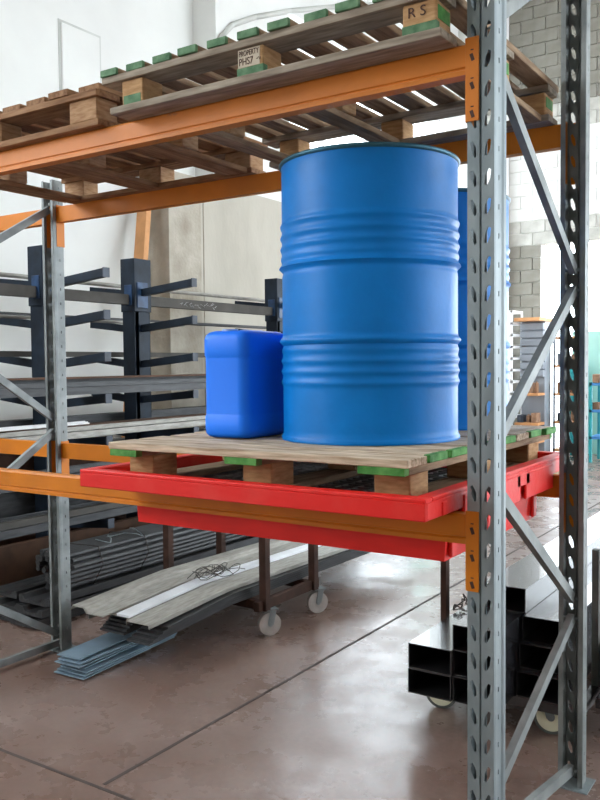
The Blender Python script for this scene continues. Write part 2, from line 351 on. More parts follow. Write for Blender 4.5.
def beam(x0, x1, z, back, m, label, ends=(1, 1), lx=None):
    # boxed beam with a stepped lower edge; its hooked end plates lie on the upright's face
    t = empty('load_beam', ((x0+x1)/2, D if back else 0, z-BH), label, 'rack beam')
    y0 = D-.044 if back else 0.001; s = -1 if back else 1
    yF = D-.001 if back else .001
    d = .042
    prof = [(0.0, 0.0), (0.0, .012), (.004, .015), (.004, .018), (0, .021), (0, BH-.006), (.005, BH), (d, BH), (d, 0)]
    pv = []
    for x in (x0+.003, x1-.003):
        for a, c in prof: pv.append((x, yF+s*a, z-BH+c))
    n = len(prof); b = MB()._add(pv, [(i, (i+1) % n, n+(i+1) % n, n+i) for i in range(n)]+[tuple(range(n)), tuple(range(n, 2*n))])
    b.build('beam', m, t, auto=25)
    for e, on in zip((0, 1), ends):
        if not on: continue
        xe = x1 if e else x0; sg = 1 if e else -1
        zt = z+.012 if not back else z+.01; zb = zt-.215
        c = MB()
        yo = yF-s*.004
        xa, xb = sorted((xe-sg*.004, xe+sg*.033))
        ya, yb2 = sorted((yo-s*.003, yo+s*.001))
        c.cbox(xa, xb, ya, yb2, zb, zt, .0012)
        xa, xb = sorted((xe-sg*.005, xe-sg*.001)); ya, yb2 = sorted((yo, yo+s*.05))
        c.box(xa, xb, ya, yb2, zb, zt)
        co = c.build('end_connector', m, t)
        h = MB()
        for k in range(3):
            zz = zt-.052-k*.0725; xm = xe+sg*.015
            h.bar((xm-.003, yo-s*.0034, zz+.009), (xm+.003, yo-s*.0034, zz-.009), .0012, .009, (1, 0, 0))
            h.bar((xm-.004, yo-s*.0034, zz+.019), (xm+.004, yo-s*.0034, zz+.019), .0012, .003)
        h.build('slot', M['ink'], co)
    return t
M['orange_dark'] = M['orange']
beam(-L+Wd, 0, ZU, False, M['orange2'], 'upper front orange rack beam, worn paint, carrying both upper pallets')
beam(-L+Wd, 0, ZU, True, M['orange'], 'upper rear orange rack beam passing behind the tall blue drum top')
beam(-L+Wd, 0, ZL, False, M['orange'], 'lower front orange rack beam under the red spill tray')
beam(-L+Wd, 0, ZL, True, M['orange'], 'lower rear orange rack beam behind the red spill tray')
beam(-2*L+Wd, -L, ZU, True, M['orange'], 'upper orange beam leaving the left edge of the photo behind the left frame', ends=(0, 1))
beam(-2*L+Wd, -L, ZL, True, M['orange'], 'lower orange beam leaving the left edge of the photo behind the left frame', ends=(0, 1))

# ================================================================== pallets
def pallet(t, x0, x1, y0, y1, z0, along, nb, gap, mdeck, mstr, mblk, mskid, paint, endpaint=None, setb=.0, jit=.004, bl=(.14, .1, .078), sx=None):
    """deck boards run along x or y; stringers run across them; nine blocks; perimeter base"""
    th = .022; zs = z0+th; zb1 = zs+bl[2]; zd = zb1+th
    rnd = random.Random(int(x0*1000)+3)
    # blocks
    bx, by = bl[0], bl[1]
    sx = setb if sx is None else sx
    if along == 'y': xs = [(x0+sx+.02 if sx > .03 else x0+sx, x0+sx+bx+(.02 if sx > .03 else 0)), ((x0+x1-bx)/2, (x0+x1+bx)/2), (x1-setb-bx, x1-setb)]; ys = [(y0+setb, y0+setb+by), ((y0+y1-by)/2, (y0+y1+by)/2), (y1-setb-by, y1-setb)]
    else: xs = [(x0+.01, x0+.01+bx), ((x0+x1-bx)/2, (x0+x1+bx)/2), (x1-.035-bx, x1-.035)]; ys = [(y0+setb, y0+setb+by), ((y0+y1-by)/2, (y0+y1+by)/2), (y1-setb-by, y1-setb)]
    blocks = []
    for i, (xa, xb) in enumerate(xs):
        for j, (ya, yb) in enumerate(ys):
            o = MB().cbox(xa, xb, ya, yb, zs+.0003, zb1-.0003, .004).build('block', mblk, t); blocks.append(((i, j), o, (xa, xb, ya, yb)))
    # stringers
    if along == 'y':
        for ya, yb in ys:
            MB().cbox(x0, x1, ya-.012, yb, zb1, zd-.0003, .0015).build('stringer', mstr, t)
    else:
        for xa, xb in xs:
            e = .03
            b = MB().cbox(xa-.005, xb+.025 if xb > x1-.2 else xb+.005, y0+e, y1-e, zb1, zd-.0003, .0015, 0)
            for q in ((y0+.001, y0+e), (y1-e, y1-.001)): b.cbox(xa-.005, xb+.025 if xb > x1-.2 else xb+.005, q[0], q[1], zb1, zd-.0003, .0015, 1)
            b.build('stringer', [mstr, paint], t)
    # deck boards
    lo, hi = (x0, x1) if along == 'y' else (y0, y1)
    w = ((hi-lo)-(nb-1)*gap)/nb
    for k in range(nb):
        a = lo+k*(w+gap)+rnd.uniform(-jit, jit)*(0 < k < nb-1); c = a+w
        j0, j1 = rnd.uniform(-jit, jit)*2, rnd.uniform(-jit, jit)*2; tz = rnd.uniform(0, .002)
        b = MB(); ep = .012 if along == 'y' else .05
        if along == 'y':
            if endpaint: b.cbox(a, c, y0+j0+ep, y1+j1, zd, zd+th+tz, .002, 0); b.cbox(a, c, y0+j0, y0+j0+ep, zd, zd+th+tz, .0015, 1)
            else: b.cbox(a, c, y0+j0, y1+j1, zd, zd+th+tz, .002, 0)
        else:
            if k == 0: j0, j1 = 0, 0
            if endpaint and k > 0: b.cbox(x0+j0, x1+j1-ep*.4, a, c, zd, zd+th+tz, .002, 0); b.cbox(x1+j1-ep*.4, x1+j1, a, c, zd, zd+th+tz, .002, 1 if k % 3 else 0)
            else: b.cbox(x0+j0, x1+j1, a, c, zd, zd+th+tz, .002, 0)
        b.build('deck_board', [mdeck, endpaint or mdeck], t)
    # base boards
    if along == 'y':
        for ya, yb in (ys[0], ys[2]): MB().cbox(x0+.03, x1-.0, ya-.005, yb+.005, z0, zs, .002).build('skid_board', mskid[0], t)
        for xa, xb in xs: 
            ya, yb = ys[0][1]+.006, ys[2][0]-.006
            MB().cbox(xa+.01, xb-.01, ya, yb, z0, zs, .002).build('skid_board', mskid[1], t)
    else:
        for xa, xb in xs: MB().cbox(xa, xb, ys[0][0]-.005, ys[2][1]+.005, z0, zs, .002).build('skid_board', mskid[1], t)
    return blocks, zs, zb1

# upper right pallet, green ends, stencilled blocks
pA = empty('wooden_pallet', (-.64, .4, ZU), 'upper wooden pallet with green painted board ends and stencilled blocks', 'pallet')
blk, zs, zb1 = pallet(pA, -1.245, -.035, -.10, .93, ZU+.0005, 'y', 11, .040, M['woody'], M['plankx'], M['blockw'], (M['plankx'], M['woody']), M['dkgreen'], M['dkgreen'], setb=.015, bl=(.095, .095, .078), sx=.06)
FR = Matrix.Rotation(math.radians(90), 3, 'X').to_quaternion()
for (i, j), o, (xa, xb, ya, yb) in blk:
    if j == 0:
        if i > 0: MB().box(xa-.0005, xb+.0005, ya-.0012, ya+.02, zs+.0005, zs+.022).build('painted_band', M['dkgreen'], o)
        else: MB().box(xa+.01, xb-.01, ya-.0012, ya+.02, zs+.0005, zs+.028).build('painted_band', M['dkgreen'], o)
        xm = (xa+xb)/2
        if i == 1:
            MB().box(xa+.004, xb-.012, ya-.0016, ya+.001, zs+.023, zb1-.003).build('label_face', M['label'], o)
            text('lettering', 'PROPERTY', .0225, (xm-.004, ya-.0022, zs+.062), FR, M['ink'], o, sx=.68)
            text('lettering', 'PHS7', .030, (xm-.014, ya-.0022, zs+.038), FR, M['ink'], o, sx=.8)
            text('lettering', '✓x', .014, (xm+.031, ya-.0022, zs+.040), FR, M['ink'], o)
        if i == 2:
            text('lettering', 'R S', .038, (xm-.006, ya-.0016, zs+.052), FR, M['ink'], o, sx=1.05)
    if i == 2: MB().box(xb-.01, xb+.0012, ya+.01, yb-.01, zs+.03, zs+.065).build('painted_band', M['green'], o)
# upper left pallet
pB = empty('wooden_pallet', (-1.93, .45, ZU), 'upper brown wooden pallet at the left end of the top beams', 'pallet')
pallet(pB, -2.53, -1.33, -.04, .96, ZU+.0005, 'y', 9, .035, M['browny'], M['brownx'], M['brownblock'], (M['brownx'], M['browny']), M['brownx'], None, setb=.01, jit=.006)
# middle pallet
ZP = 1.257; MBY = .075
pM = empty('wooden_pallet', (-.65, .5, ZP-.144), 'wooden pallet inside the red tray, carrying the blue drums and jerrycan', 'pallet')
pallet(pM, -1.20, -.108, -.14, 1.145, ZP-.144, 'x', 9, .024, M['greyx'], M['woody'], M['blockw'], (M['woodx'], M['woody']), M['green'], M['green'], setb=.085, jit=.004, bl=(.11, .12, .078))

# ================================================================== red spill tray
tr_ = empty('spill_tray', (-.65, .45, 1.0), 'red plastic spill tray hanging between the lower orange beams', 'spill tray')
X0, X1, Y0, Y1, ZT = -1.285, -.035, -.19, 1.09, 1.168
ZF = 1.1065
t = MB()
def ring(b, xa, xb, ya, yb, w, z0, z1):
    b.cbox(xa, xb, ya, ya+w, z0, z1, .003); b.cbox(xa, xb, yb-w, yb, z0, z1, .003); b.cbox(xa, xa+w, ya+w, yb-w, z0, z1, .003); b.cbox(xb-w, xb, ya+w, yb-w, z0, z1, .003)
ring(t, X0, X1, Y0, Y1, .045, ZT-.012, ZT)
ring(t, X0, X1, Y0, Y1, .010, ZT-.058, ZT-.010)
ring(t, X0+.035, X1-.035, Y0+.035, Y1-.035, .010, ZF, ZT-.010)
t.build('rim', M['redlip'], tr_)
b = MB()
BX0, BX1, BY0, BY1, BZ0 = X0+.004, X1-.048, .06, D-.06, .953
b.box(X0+.036, X1-.036, Y0+.036, BY0, ZF-.003+.002, ZF+.005); b.box(X0+.036, X1-.036, BY1, Y1-.036, ZF-.001, ZF+.005)
# basin walls, slightly tapered, open on top
def taper_wall(b, p, q, r, s_): b._add([p, q, r, s_], [(0, 1, 2, 3)])
tp = [(BX0, BY0), (BX1, BY0), (BX1, BY1), (BX0, BY1)]; k = .012
bt = [(BX0+k, BY0+.004), (BX1-k, BY0+.004), (BX1-k, BY1-.02), (BX0+k, BY1-.02)]
for i in range(4):
    j = (i+1) % 4
    b._add([(*tp[i], ZF+.004), (*tp[j], ZF+.004), (*bt[j], BZ0), (*bt[i], BZ0)], [(0, 1, 2, 3)])
b._add([(*c, BZ0) for c in bt], [(0, 1, 2, 3)])
b.build('basin', M['red'], tr_)
# deep side panels with moulded fork pockets
for sx_, nm in ((X1, 1), (X0, -1)):
    s = MB(); xa, xb = sorted((sx_+nm*.004, sx_-nm*.006)); xc, xd = sorted((sx_-nm*.012, sx_-nm*.024))
    for ya, yb in ((.055, .52), (.575, .872)): s.cbox(xa, xb, ya, yb, 1.062, ZT-.02, .003)
    s.box(xc, xd, .055, .872, 1.062, ZT-.02); s.cbox(xa, xb, .49, .61, ZT-.058, ZT-.02, .002)
    s.cbox(xa, xb, -.09, -.06, 1.112, ZT-.02, .002)
    s.build('side_panel', M['redlip'], tr_)
for ya in (.05+.03, .36, .49, .80): MB().cbox(BX1-.008, BX1+.004, ya, ya+.035, BZ0+.01, 1.061, .003).build('rib', M['red'], tr_)
g_ = MB()
for k_ in range(18): y = .07+k_*.045; g_.box(BX0+.01, BX1-.01, y, y+.004, ZF-.02, ZF+.0055)
for k_ in range(20): x = BX0+.02+k_*.06; g_.box(x, x+.004, .066, D-.066, ZF-.018, ZF+.0053)
g_.build('grating', M['grate'], tr_)

# ================================================================== drums
def drum(loc, r, h, label):
    t = empty('steel_drum', loc, label, 'drum', None)
    R = r*.968
    prof = [(0, .018), (R-.004, .018), (R-.002, .001), (R+.006, .0), (R+.007, .008), (R+.003, .014), (R, .02)]
    n = 150
    def bump(t_, c, w, a): x = (t_-c)/w; return a*math.exp(-x*x*2.2)
    for i in range(3, n-3):
        tt = i/n; f = 1-tt        # f measured from the top
        rr = R
        for c in (.215, .258, .300): rr += bump(f, c, .015, .0058)
        rr += bump(f, .338, .016, .004)+bump(f, .372, .014, .0105)
        rr += bump(f, .650, .017, .0105)+bump(f, .685, .016, .003)
        for c in (.725, .765, .805): rr += bump(f, c, .015, .0058)
        rr -= bump(f, .39, .012, .003)+bump(f, .668, .010, .003)
        prof.append((rr, .02+(h-.04)*tt))
    prof += [(R, h-.018), (R+.001, h-.014)]
    MB().lathe([(r_, z_) for r_, z_ in prof], loc, 96).build('shell', M['drum'], t, auto=50)
    MB().lathe([(R+.001, h-.014), (R+.007, h-.011), (R+.0085, h-.005), (R+.005, h), (R-.001, h-.001), (R-.003, h-.008), (R-.004, h-.02)], loc, 96).build('rim', M['drumrim'], t, smooth=True)
    lid = MB().lathe([(R-.004, h-.02), (R-.02, h-.021), (R-.04, h-.018), (0, h-.018)], loc, 64).build('lid', M['drum'], t, auto=30)
    for a, rr in ((.8, .03), (3.6, .018)):
        c = (loc[0]+math.cos(a)*R*.72, loc[1]+math.sin(a)*R*.72, loc[2]+h-.019)
        MB().cyl(c, (c[0], c[1], c[2]+.014), rr, 16).build('bung', M['drumrim'], lid)
    return t
drum((-.510, .397, ZP+.002), .3022, .911, 'large blue steel drum with ribbed shell at the front of the pallet')
drum((-.55, 1.01, ZP+.002), .2972, .885, 'second blue steel drum, mostly hidden behind the large front drum')

# ================================================================== jerrycan
def jerrycan(loc):
    t = empty('jerrycan', loc, 'bright blue plastic jerrycan on the pallet left of the drum', 'jerrycan')
    w, d, h = .195, .27, .365
    levels = [(0, .020, .0), (.004, .010, .0), (.014, .002, .0), (.03, 0, 0), (.074, 0, 0), (.078, .0025, 0), (.083, .003, 0), (.27, .003, 0), (.276, .0025, 0), (.282, 0, 0), (.335, 0, 0), (.350, .004, 0), (.360, .013, 0), (.365, .028, 0)]
    vs = []; fs = []; rc = .038; N = 8
    for z, ins, _ in levels:
        a, b_ = w/2-ins, d/2-ins; r = max(rc-ins*.3, .01)
        for cx_, cy_, s0 in ((a-r, b_-r, 0), (-a+r, b_-r, 90), (-a+r, -b_+r, 180), (a-r, -b_+r, 270)):
            for k in range(N): an = math.radians(s0+90*k/(N-1)); vs.append((loc[0]+cx_+r*math.cos(an), loc[1]+cy_+r*math.sin(an), loc[2]+z))
    n = 4*N
    for i in range(len(levels)-1):
        for k in range(n): fs.append((i*n+k, i*n+(k+1) % n, (i+1)*n+(k+1) % n, (i+1)*n+k))
    fs += [tuple(range(n-1, -1, -1)), tuple(range((len(levels)-1)*n, len(levels)*n))]
    MB()._add(vs, fs).build('body', M['can'], t, auto=40)
    x, y, z = loc
    pts = [Vector((x, y+.10, z+h-.004)), Vector((x, y+.085, z+h-.002)), Vector((x, y-.01, z+h-.002)), Vector((x, y-.03, z+h-.004))]
    MB().tube(pts, .009, 10).build('handle', M['can2'], t, smooth=True)
    MB().cyl((x, y-.09, z+h-.002), (x, y-.09, z+h+.005), .027, 20).build('cap', M['can2'], t, auto=30)
    return t
jerrycan((-.928, .262, ZP+.0025))

# ================================================================== cantilever racks at the left wall
ZARM = [2.11, 1.83, 1.55, 1.27, .99, .71, .43]
def cantilever(y, label):
    x = -3.9
    t = empty('cantilever_rack', (x, y, 0), label, 'cantilever rack', None)
    c = MB()
    for sx_ in (-1, 1):
        c.box(x+sx_*.035-.03, x+sx_*.035+.03, y-.085, y-.079, 0, 2.0).box(x+sx_*.035-.03, x+sx_*.035+.03, y+.079, y+.085, 0, 2.0)
    c.box(x-.006, x+.006, y-.085, y+.085, 0, 2.0); c.box(x-.065, x-.06, y-.085, y+.085, 0, 2.0); c.box(x+.06, x+.065, y-.04, y+.085, 0, 2.0)
    c.build('column', M['navy'], t)
    MB().cbox(x-.075, x+.075, y-.095, y+.095, 1.93, 2.345, .004).build('head_box', M['navy'], t)
    MB().cbox(x+.072, x+.082, y-.07, y+.05, 1.96, 2.16, .003).cbox(x-.03, x+.05, y-.102, y-.094, 1.98, 2.14, .003).build('bracket', M['navyb'], t)
    MB().cbox(x-.6, x+.30, y-.06, y+.06, 0, .09, .004).build('base', M['navy'], t)
    for z in ZARM:
        for sg in (1, -1):
            p = (x+sg*.066, y, z-.03); q = (x+sg*(.60 if sg > 0 else .50), y, z+.02)
            a = MB().bar(p, q, .05, .055).build('arm', M['navy'], t)
            if sg > 0: MB().box(q[0]-.004, q[0]+.006, y-.028, y+.028, z-.012, z+.052).build('end_cap', M['dark'], a)
    return t
ys = [1.87, 2.76, 4.70]
cantilever(ys[0], 'dark blue cantilever rack column behind the left rack upright')
cantilever(ys[1], 'dark blue cantilever rack column in front of the leaning orange post')
cantilever(ys[2], 'dark blue cantilever rack column just left of the drum, farthest of three')

def armz(x, level):      # upper face of an arm at that x
    d = abs(x+3.9)-.066; ln = .534 if x > -3.9 else .434
    return ZARM[level]-.03+.05*d/ln+.028
G = 'steel bars stored on the cantilever racks'
def stock(name, x, z, y0, y1, w, h, m, label, kind='box', group=None, cat='steel bar', sl=0.0):
    if kind == 'box': b = MB().box(x-w/2, x+w/2, y0, y1, z, z+h)
    elif kind == 'tube': b = MB().hollow(x-w/2, x+w/2, z, z+h, y0, y1, .004)
    elif kind == 'pipe': b = MB().cyl((x, y0, z+w/2), (x, y1, z+w/2), w/2, 12)
    elif kind == 'channel': b = MB().prism([(-w/2, 0), (w/2, 0), (w/2, h), (w/2-.006, h), (w/2-.006, .006), (-w/2+.006, .006), (-w/2+.006, h), (-w/2, h)], (x, y0, z), (x, y1, z))
    o = b.build(name, m, auto=30 if kind == 'pipe' else None)
    return tag(o, label, cat, group)
# wall side
stock('steel_pipe', -4.25, armz(-4.25, 0)+.012, 1.2, 7.6, .034, 0, M['pale'], 'long pale pipe on the topmost wall-side arms', 'pipe', cat='steel pipe')
stock('steel_pipe', -4.15, armz(-4.15, 1)+.002, 1.0, 3.6, .026, 0, M['pale'], 'thin pale pipe beside the wide grey bar on the second arms', 'pipe', cat='steel pipe')
for ya, yb, tx in ((1.0, 1.768, 'grey tie beam leaving the left edge of the photo from the first cantilever column'), (1.972, 2.658, 'grey tie beam between the two nearer cantilever columns'), (2.862, 4.598, 'long grey tie beam with chalk scribble, running towards the farthest cantilever column')):
    o = MB().cbox(-3.925, -3.875, ya, yb, 1.985, 2.065, .003).build('tie_beam', M['tie']); tag(o, tx, 'steel beam')
sc = MB()
for k in range(22):
    y = 3.25+k*.022+random.uniform(-.01, .01); z = 2.02+random.uniform(-.01, .02)
    sc.bar((-3.8748, y, z), (-3.8748, y+random.uniform(.01, .035), z+random.uniform(-.02, .025)), .001, .007, (1, 0, 0))
sc.build('chalk_mark', M['white'], o)
stock('flat_bar', -4.15, armz(-4.15, 2)+.010, 1.0, 6.8, .09, .04, M['tie'], 'grey box bar on the third wall-side arms, above the rust-topped stack', 'tube')
stock('steel_pipe', -4.3, armz(-4.3, 1)+.012, 1.4, 7.4, .03, 0, M['steel'], 'dark thin pipe on the second wall-side arms', 'pipe', cat='steel pipe')
# aisle side stacks, per level: list of (x, w, h, kind, material, text)
def row(level, items, y0, y1, desc):
    for n, (x, w, h, k, m, tx, dz) in enumerate(items):
        stock({'tube': 'square_tube', 'pipe': 'steel_pipe', 'channel': 'steel_channel', 'box': 'flat_bar'}[k], x, armz(-3.32, level)+.006+dz, y0+n*.013, y1-n*.05, w, h, M[m], tx+' '+desc, k, None if True else G, {'tube': 'steel tube', 'pipe': 'steel pipe', 'channel': 'steel channel', 'box': 'steel bar'}[k])
row(3, [(-3.37, .05, .05, 'tube', 'steel', 'grey square tube, front of the lower row', 0), (-3.44, .05, .05, 'tube', 'steel', 'grey square tube, second in the lower row', 0), (-3.52, .06, .05, 'tube', 'steel', 'grey square tube, third in the lower row', 0),
        (-3.38, .05, .03, 'channel', 'steel', 'slim grey channel lying open upward', .052), (-3.47, .07, .05, 'tube', 'steel', 'darker flat tube of the upper row', .052), (-3.42, .14, .012, 'box', 'brownbar', 'rust-brown flat bar crowning the stack', .104)], 1.0, 5.4, 'on the arms left of the jerrycan')
row(4, [(-3.37, .06, .04, 'tube', 'pale', 'pale rectangular tube in front', 0), (-3.45, .06, .06, 'tube', 'steel', 'grey square tube behind the pale one', 0), (-3.55, .09, .03, 'channel', 'steel', 'wide grey channel at the rear', 0), (-3.38, .05, .025, 'channel', 'pale', 'pale thin channel on top', .045), (-3.60, .09, .03, 'box', 'brownbar', 'brown bar against the column', .035)], 1.0, 5.0, 'on the arms just above the lower orange beam')
row(5, [(-3.36, .05, .05, 'tube', 'steel', 'grey tube in front', 0), (-3.43, .05, .05, 'tube', 'steel', 'grey tube second from the aisle', 0), (-3.50, .05, .05, 'tube', 'steel', 'grey tube third from the aisle', 0), (-3.57, .05, .05, 'tube', 'pale', 'paler grey tube nearest the columns', 0), (-3.40, .06, .04, 'channel', 'steel', 'grey channel on top', .052)], 1.0, 4.6, 'below the lower orange beam')
row(6, [(-3.37, .06, .05, 'tube', 'steel', 'dark square tube in front', 0), (-3.45, .06, .05, 'tube', 'steel', 'dark square tube behind the front one', 0), (-3.54, .08, .05, 'tube', 'tie', 'grey flat tube at the back', 0), (-3.38, .05, .04, 'tube', 'tie', 'slim grey tube on top', .052), (-3.47, .08, .04, 'channel', 'steel', 'dark channel on top', .052)], 1.0, 5.0, 'above the dark rod bundle')
for n, (x, w, h, m, tx) in enumerate([(-3.66, .05, .27, 'brownbar', 'tall brown timber plank standing on edge, nearest the aisle'), (-3.73, .05, .22, 'rusty', 'dark brown timber plank on edge behind the tall one')]):
    stock('timber_plank', x, .092, 1.0, 5.2, w, h, M[m], tx+' at the rack foot', 'box', None, 'plank')
for lv, its in ((3, [(-4.08, .10, .05, 'steel'), (-4.20, .10, .07, 'brownbar')]), (4, [(-4.08, .10, .12, 'steel'), (-4.20, .10, .09, 'rusty')]), (5, [(-4.08, .10, .17, 'rusty'), (-4.20, .10, .16, 'steel')]), (6, [(-4.08, .10, .18, 'steel'), (-4.20, .10, .20, 'rusty')])):
    for n, (x, w, h, m) in enumerate(its):
        stock('square_tube', x, armz(x, lv)+.012, 1.0, 6.6, w, h, M[m], ('nearer' if n == 0 else 'farther')+' wall-side tube on the '+{3: 'fourth', 4: 'fifth', 5: 'sixth', 6: 'lowest'}[lv]+' arms of the cantilever racks', 'tube', None, 'steel tube')
stock('timber_plank', -4.2, .092, 1.0, 6.4, .06, .26, M['rusty'], 'dark plank on edge at the wall side of the rack foot', 'box', None, 'plank')
# thin white rods on the left
for k in range(4):
    stock('thin_rod', -3.36-.035*k, armz(-3.32, 4)+.088+.004*(k % 2), .9+.03*k, 1.75+.02*k, .012, 0, M['white'], 'thin white rod at the left edge, '+['nearest the aisle', 'second from the aisle', 'third from the aisle', 'farthest from the aisle'][k], 'pipe', 'white rods at the left edge', 'rod')
# orange post leaning on the wall behind the second column
op = MB().bar((-4.45, 3.10, .02), (-4.93, 4.0, 3.5), .13, .06, (0, 1, 0)).build('orange_post', M['orangetop']); tag(op, 'leaning orange post against the white wall beside the concrete pillar', 'post')

# ================================================================== floor stock at the left
bun = empty('rod_bundle', (-3.13, 2.2, .0), 'dark bundle of long steel rods tied with wire on the floor, behind the left upright', 'rod bundle')
def clone(o, loc, parent):
    c = o.copy(); COL.objects.link(c); c.parent = parent; c.location = loc; return c
rod0 = None; cnt = 0
for rr in range(9):
    n = 9-abs(rr-4)
    if rr > 6: continue
    for k in range(n):
        x = -3.13+(k-(n-1)/2)*.037; z = .169+.0185+rr*.0325; yy = random.uniform(-.03, .03)
        if rod0 is None:
            rod0 = MB().cyl((0, 0, 0), (0, 2.9, 0), .0178, 8).build('rod', M['steel']); rod0.parent = bun; o = rod0
            o.location = (0, 0, 0)
        else: o = rod0.copy(); COL.objects.link(o); o.parent = bun
        o.location = Vector((x, 1.24+yy, z))-Vector((-3.13, 2.2, 0))
for yy in (1.45, 1.85, 3.0):
    hull = [(-.094, .1655), (.094, .1655), (.172, .296), (.137, .404), (-.137, .404), (-.172, .296), (-.094, .1655)]
    MB().tube([(-3.13+a_, yy+.03*math.sin(6*a_), z_) for a_, z_ in hull], .0035, 5).build('tie_wire', M['wire'], bun)
pts = [(-3.05+.10*math.sin(k*.9)*(.5+k/16), 1.5+.035*k, .422+.014*math.cos(k*1.7)) for k in range(14)]
MB().tube(pts, .003, 5).build('tie_wire', M['galv'], bun)
# stack of dark channels under the bundle
cb = empty('channel_stack', (-3.25, 2.2, 0), 'low stack of dark sheet channels on the floor beneath the rod bundle', 'sheet stack')
for k, (x, z, w) in enumerate([(-3.12, .012, .22), (-3.36, .012, .22), (-3.10, .066, .2), (-3.33, .066, .22), (-3.13, .12, .24), (-3.40, .12, .2)]):
    MB().prism([(-w/2, 0), (w/2, 0), (w/2, .045), (w/2-.03, .045), (w/2-.05, .02), (-w/2+.05, .02), (-w/2+.03, .045), (-w/2, .045)], (x, 1.0+.02*k, z), (x, 3.9, z)).build('channel', M['steel'], cb)
MB().box(-3.55, -2.98, 1.2, 1.28, 0, .012).box(-3.55, -2.98, 3.3, 3.38, 0, .012).build('bearer', M['rusty'], cb)

# ================================================================== trolleys
def caster(par, x, y, r, zdeck, mw, mt, w=.034, yaw=0.0):
    """yaw 0: axle along x"""
    Rz = Matrix.Rotation(yaw, 4, 'Z'); T = Matrix.Translation((x, y, 0))@Rz
    def put(b): b.v = [tuple(T@Vector(v)) for v in b.v]; return b
    f = MB()
    for sg in (-1, 1): f.bar((sg*(w/2+.006), 0, r), (sg*(w/2+.006), .018, zdeck-.006), .004, .034, (0, 1, 0))
    f.box(-.03, .03, -.02, .045, zdeck-.008, zdeck); f.cyl((-w/2-.010, 0, r), (w/2+.010, 0, r), .008, 8)
    put(f).build('fork', M['galv'], par)
    wo = put(MB().cyl((-w/2, 0, r), (w/2, 0, r), r, 32, 0)).build('wheel', mt, par, auto=40)
    put(MB().cyl((-w/2-.002, 0, r), (w/2+.002, 0, r), r*.82, 28)).build('disc', mw, wo, auto=40)
    put(MB().cyl((-w/2-.005, 0, r), (w/2+.005, 0, r), r*.22, 16)).build('hub', M['galv'], wo, auto=40)
    return wo
t1 = empty('stock_trolley', (-2.2, 1.9, 0), 'low rusty trolley with corner posts carrying the pale steel profiles', 'trolley')
zc = .150
MB().cbox(-1.88, -1.84, 1.56, 2.18, zc, zc+.055, .003).cbox(-2.56, -2.52, 1.56, 2.18, zc, zc+.055, .003).cbox(-2.52, -1.88, 1.60, 1.64, zc, zc+.05, .003).cbox(-2.52, -1.88, 2.10, 2.14, zc, zc+.05, .003).build('chassis', M['rusty'], t1)
for x in (-1.845, -2.555):
    for y in (1.62, 2.12):
        MB().box(x-.022, x+.022, y-.022, y+.022, zc+.0, .80).build('post', M['rusty'], t1)
        caster(t1, x+.0, y+.04, .064, zc, M['wheel'], M['wheel'], yaw=-.6)
# profiles on it: stepped pale sections, each one a thing
def zprofile(x0, y0, z0, x1, y1, z1, w, m, label, h=.022, kind=0):
    polys = [[(-w/2, .004), (-w/2+.02, h), (-.01, h), (.01, .006), (w/2, .006), (w/2, 0), (.0, 0), (-.02, h-.006), (-w/2+.024, h-.006), (-w/2, 0)],
             [(-w/2, 0), (w/2, 0), (w/2, h), (-w/2, h)],
             [(-w/2, 0), (-w/2, h), (w/2, h), (w/2, 0), (w/2-.004, 0), (w/2-.004, h-.004), (-w/2+.004, h-.004), (-w/2+.004, 0)]]
    y0 += .02; ym = 1.45; xm = x0+(x1-x0)*(ym-y0)/(y1-y0); n = len(polys[kind])
    vs = [(p.x+q, p.y, p.z+r_) for p in (Vector((x0, y0, z0-.05)), Vector((xm, ym, z0)), Vector((x1, y1, z1))) for q, r_ in polys[kind]]
    fs = [(j*n+i, j*n+(i+1) % n, (j+1)*n+(i+1) % n, (j+1)*n+i) for j in (0, 1) for i in range(n)]+[tuple(range(n-1, -1, -1)), tuple(range(2*n, 3*n))]
    o = MB()._add(vs, fs).build('steel_profile', m)
    return tag(o, label, 'steel profile')
zt = zc+.058
# rows from bottom to top; they fan out slightly towards the camera
ORD = ['lowest', 'second lowest', 'middle', 'second highest', 'highest', 'sixth', 'topmost']
for k in range(5):
    o = zprofile(-2.03+.004*k, .80+.03*k, zt+.013*k, -1.96, 3.6, zt+.013*k, .15, M['steel'], ORD[k]+' dark flat profile of the aisle-side stack under the trolley load', .011, 1)
for k in range(5):
    o = zprofile(-2.26, .85+.02*k, zt+.013*k, -2.13, 3.6, zt+.013*k, .17, M['steel'], ORD[k]+' dark flat profile of the middle stack under the trolley load', .011, 1)
zz = zt+.068
zprofile(-2.06, .83, zz, -1.975, 3.55, zz, .155, M['pale'], 'broad pale profile nearest the aisle on the trolley load', .020, 2)
zprofile(-2.255, .87, zz, -2.14, 3.55, zz, .17, M['pale'], 'pale profile beneath the bright zinc strip on the trolley load', .020, 2)
zprofile(-2.45, .95, zt+.0, -2.33, 3.5, zt+.0, .18, M['pale'], 'lowest pale profile on the far side of the trolley load', .05, 2)
zz2 = zz+.022
zprofile(-2.19, .86, zz2, -2.09, 3.5, zz2, .085, M['zinc'], 'bright zinc strip lying on top of the trolley load', .012, 1)
zprofile(-2.39, .80, zz2, -2.27, 3.5, zz2, .24, M['pale'], 'wide stepped pale profile on top at the far side of the load', .03, 0)
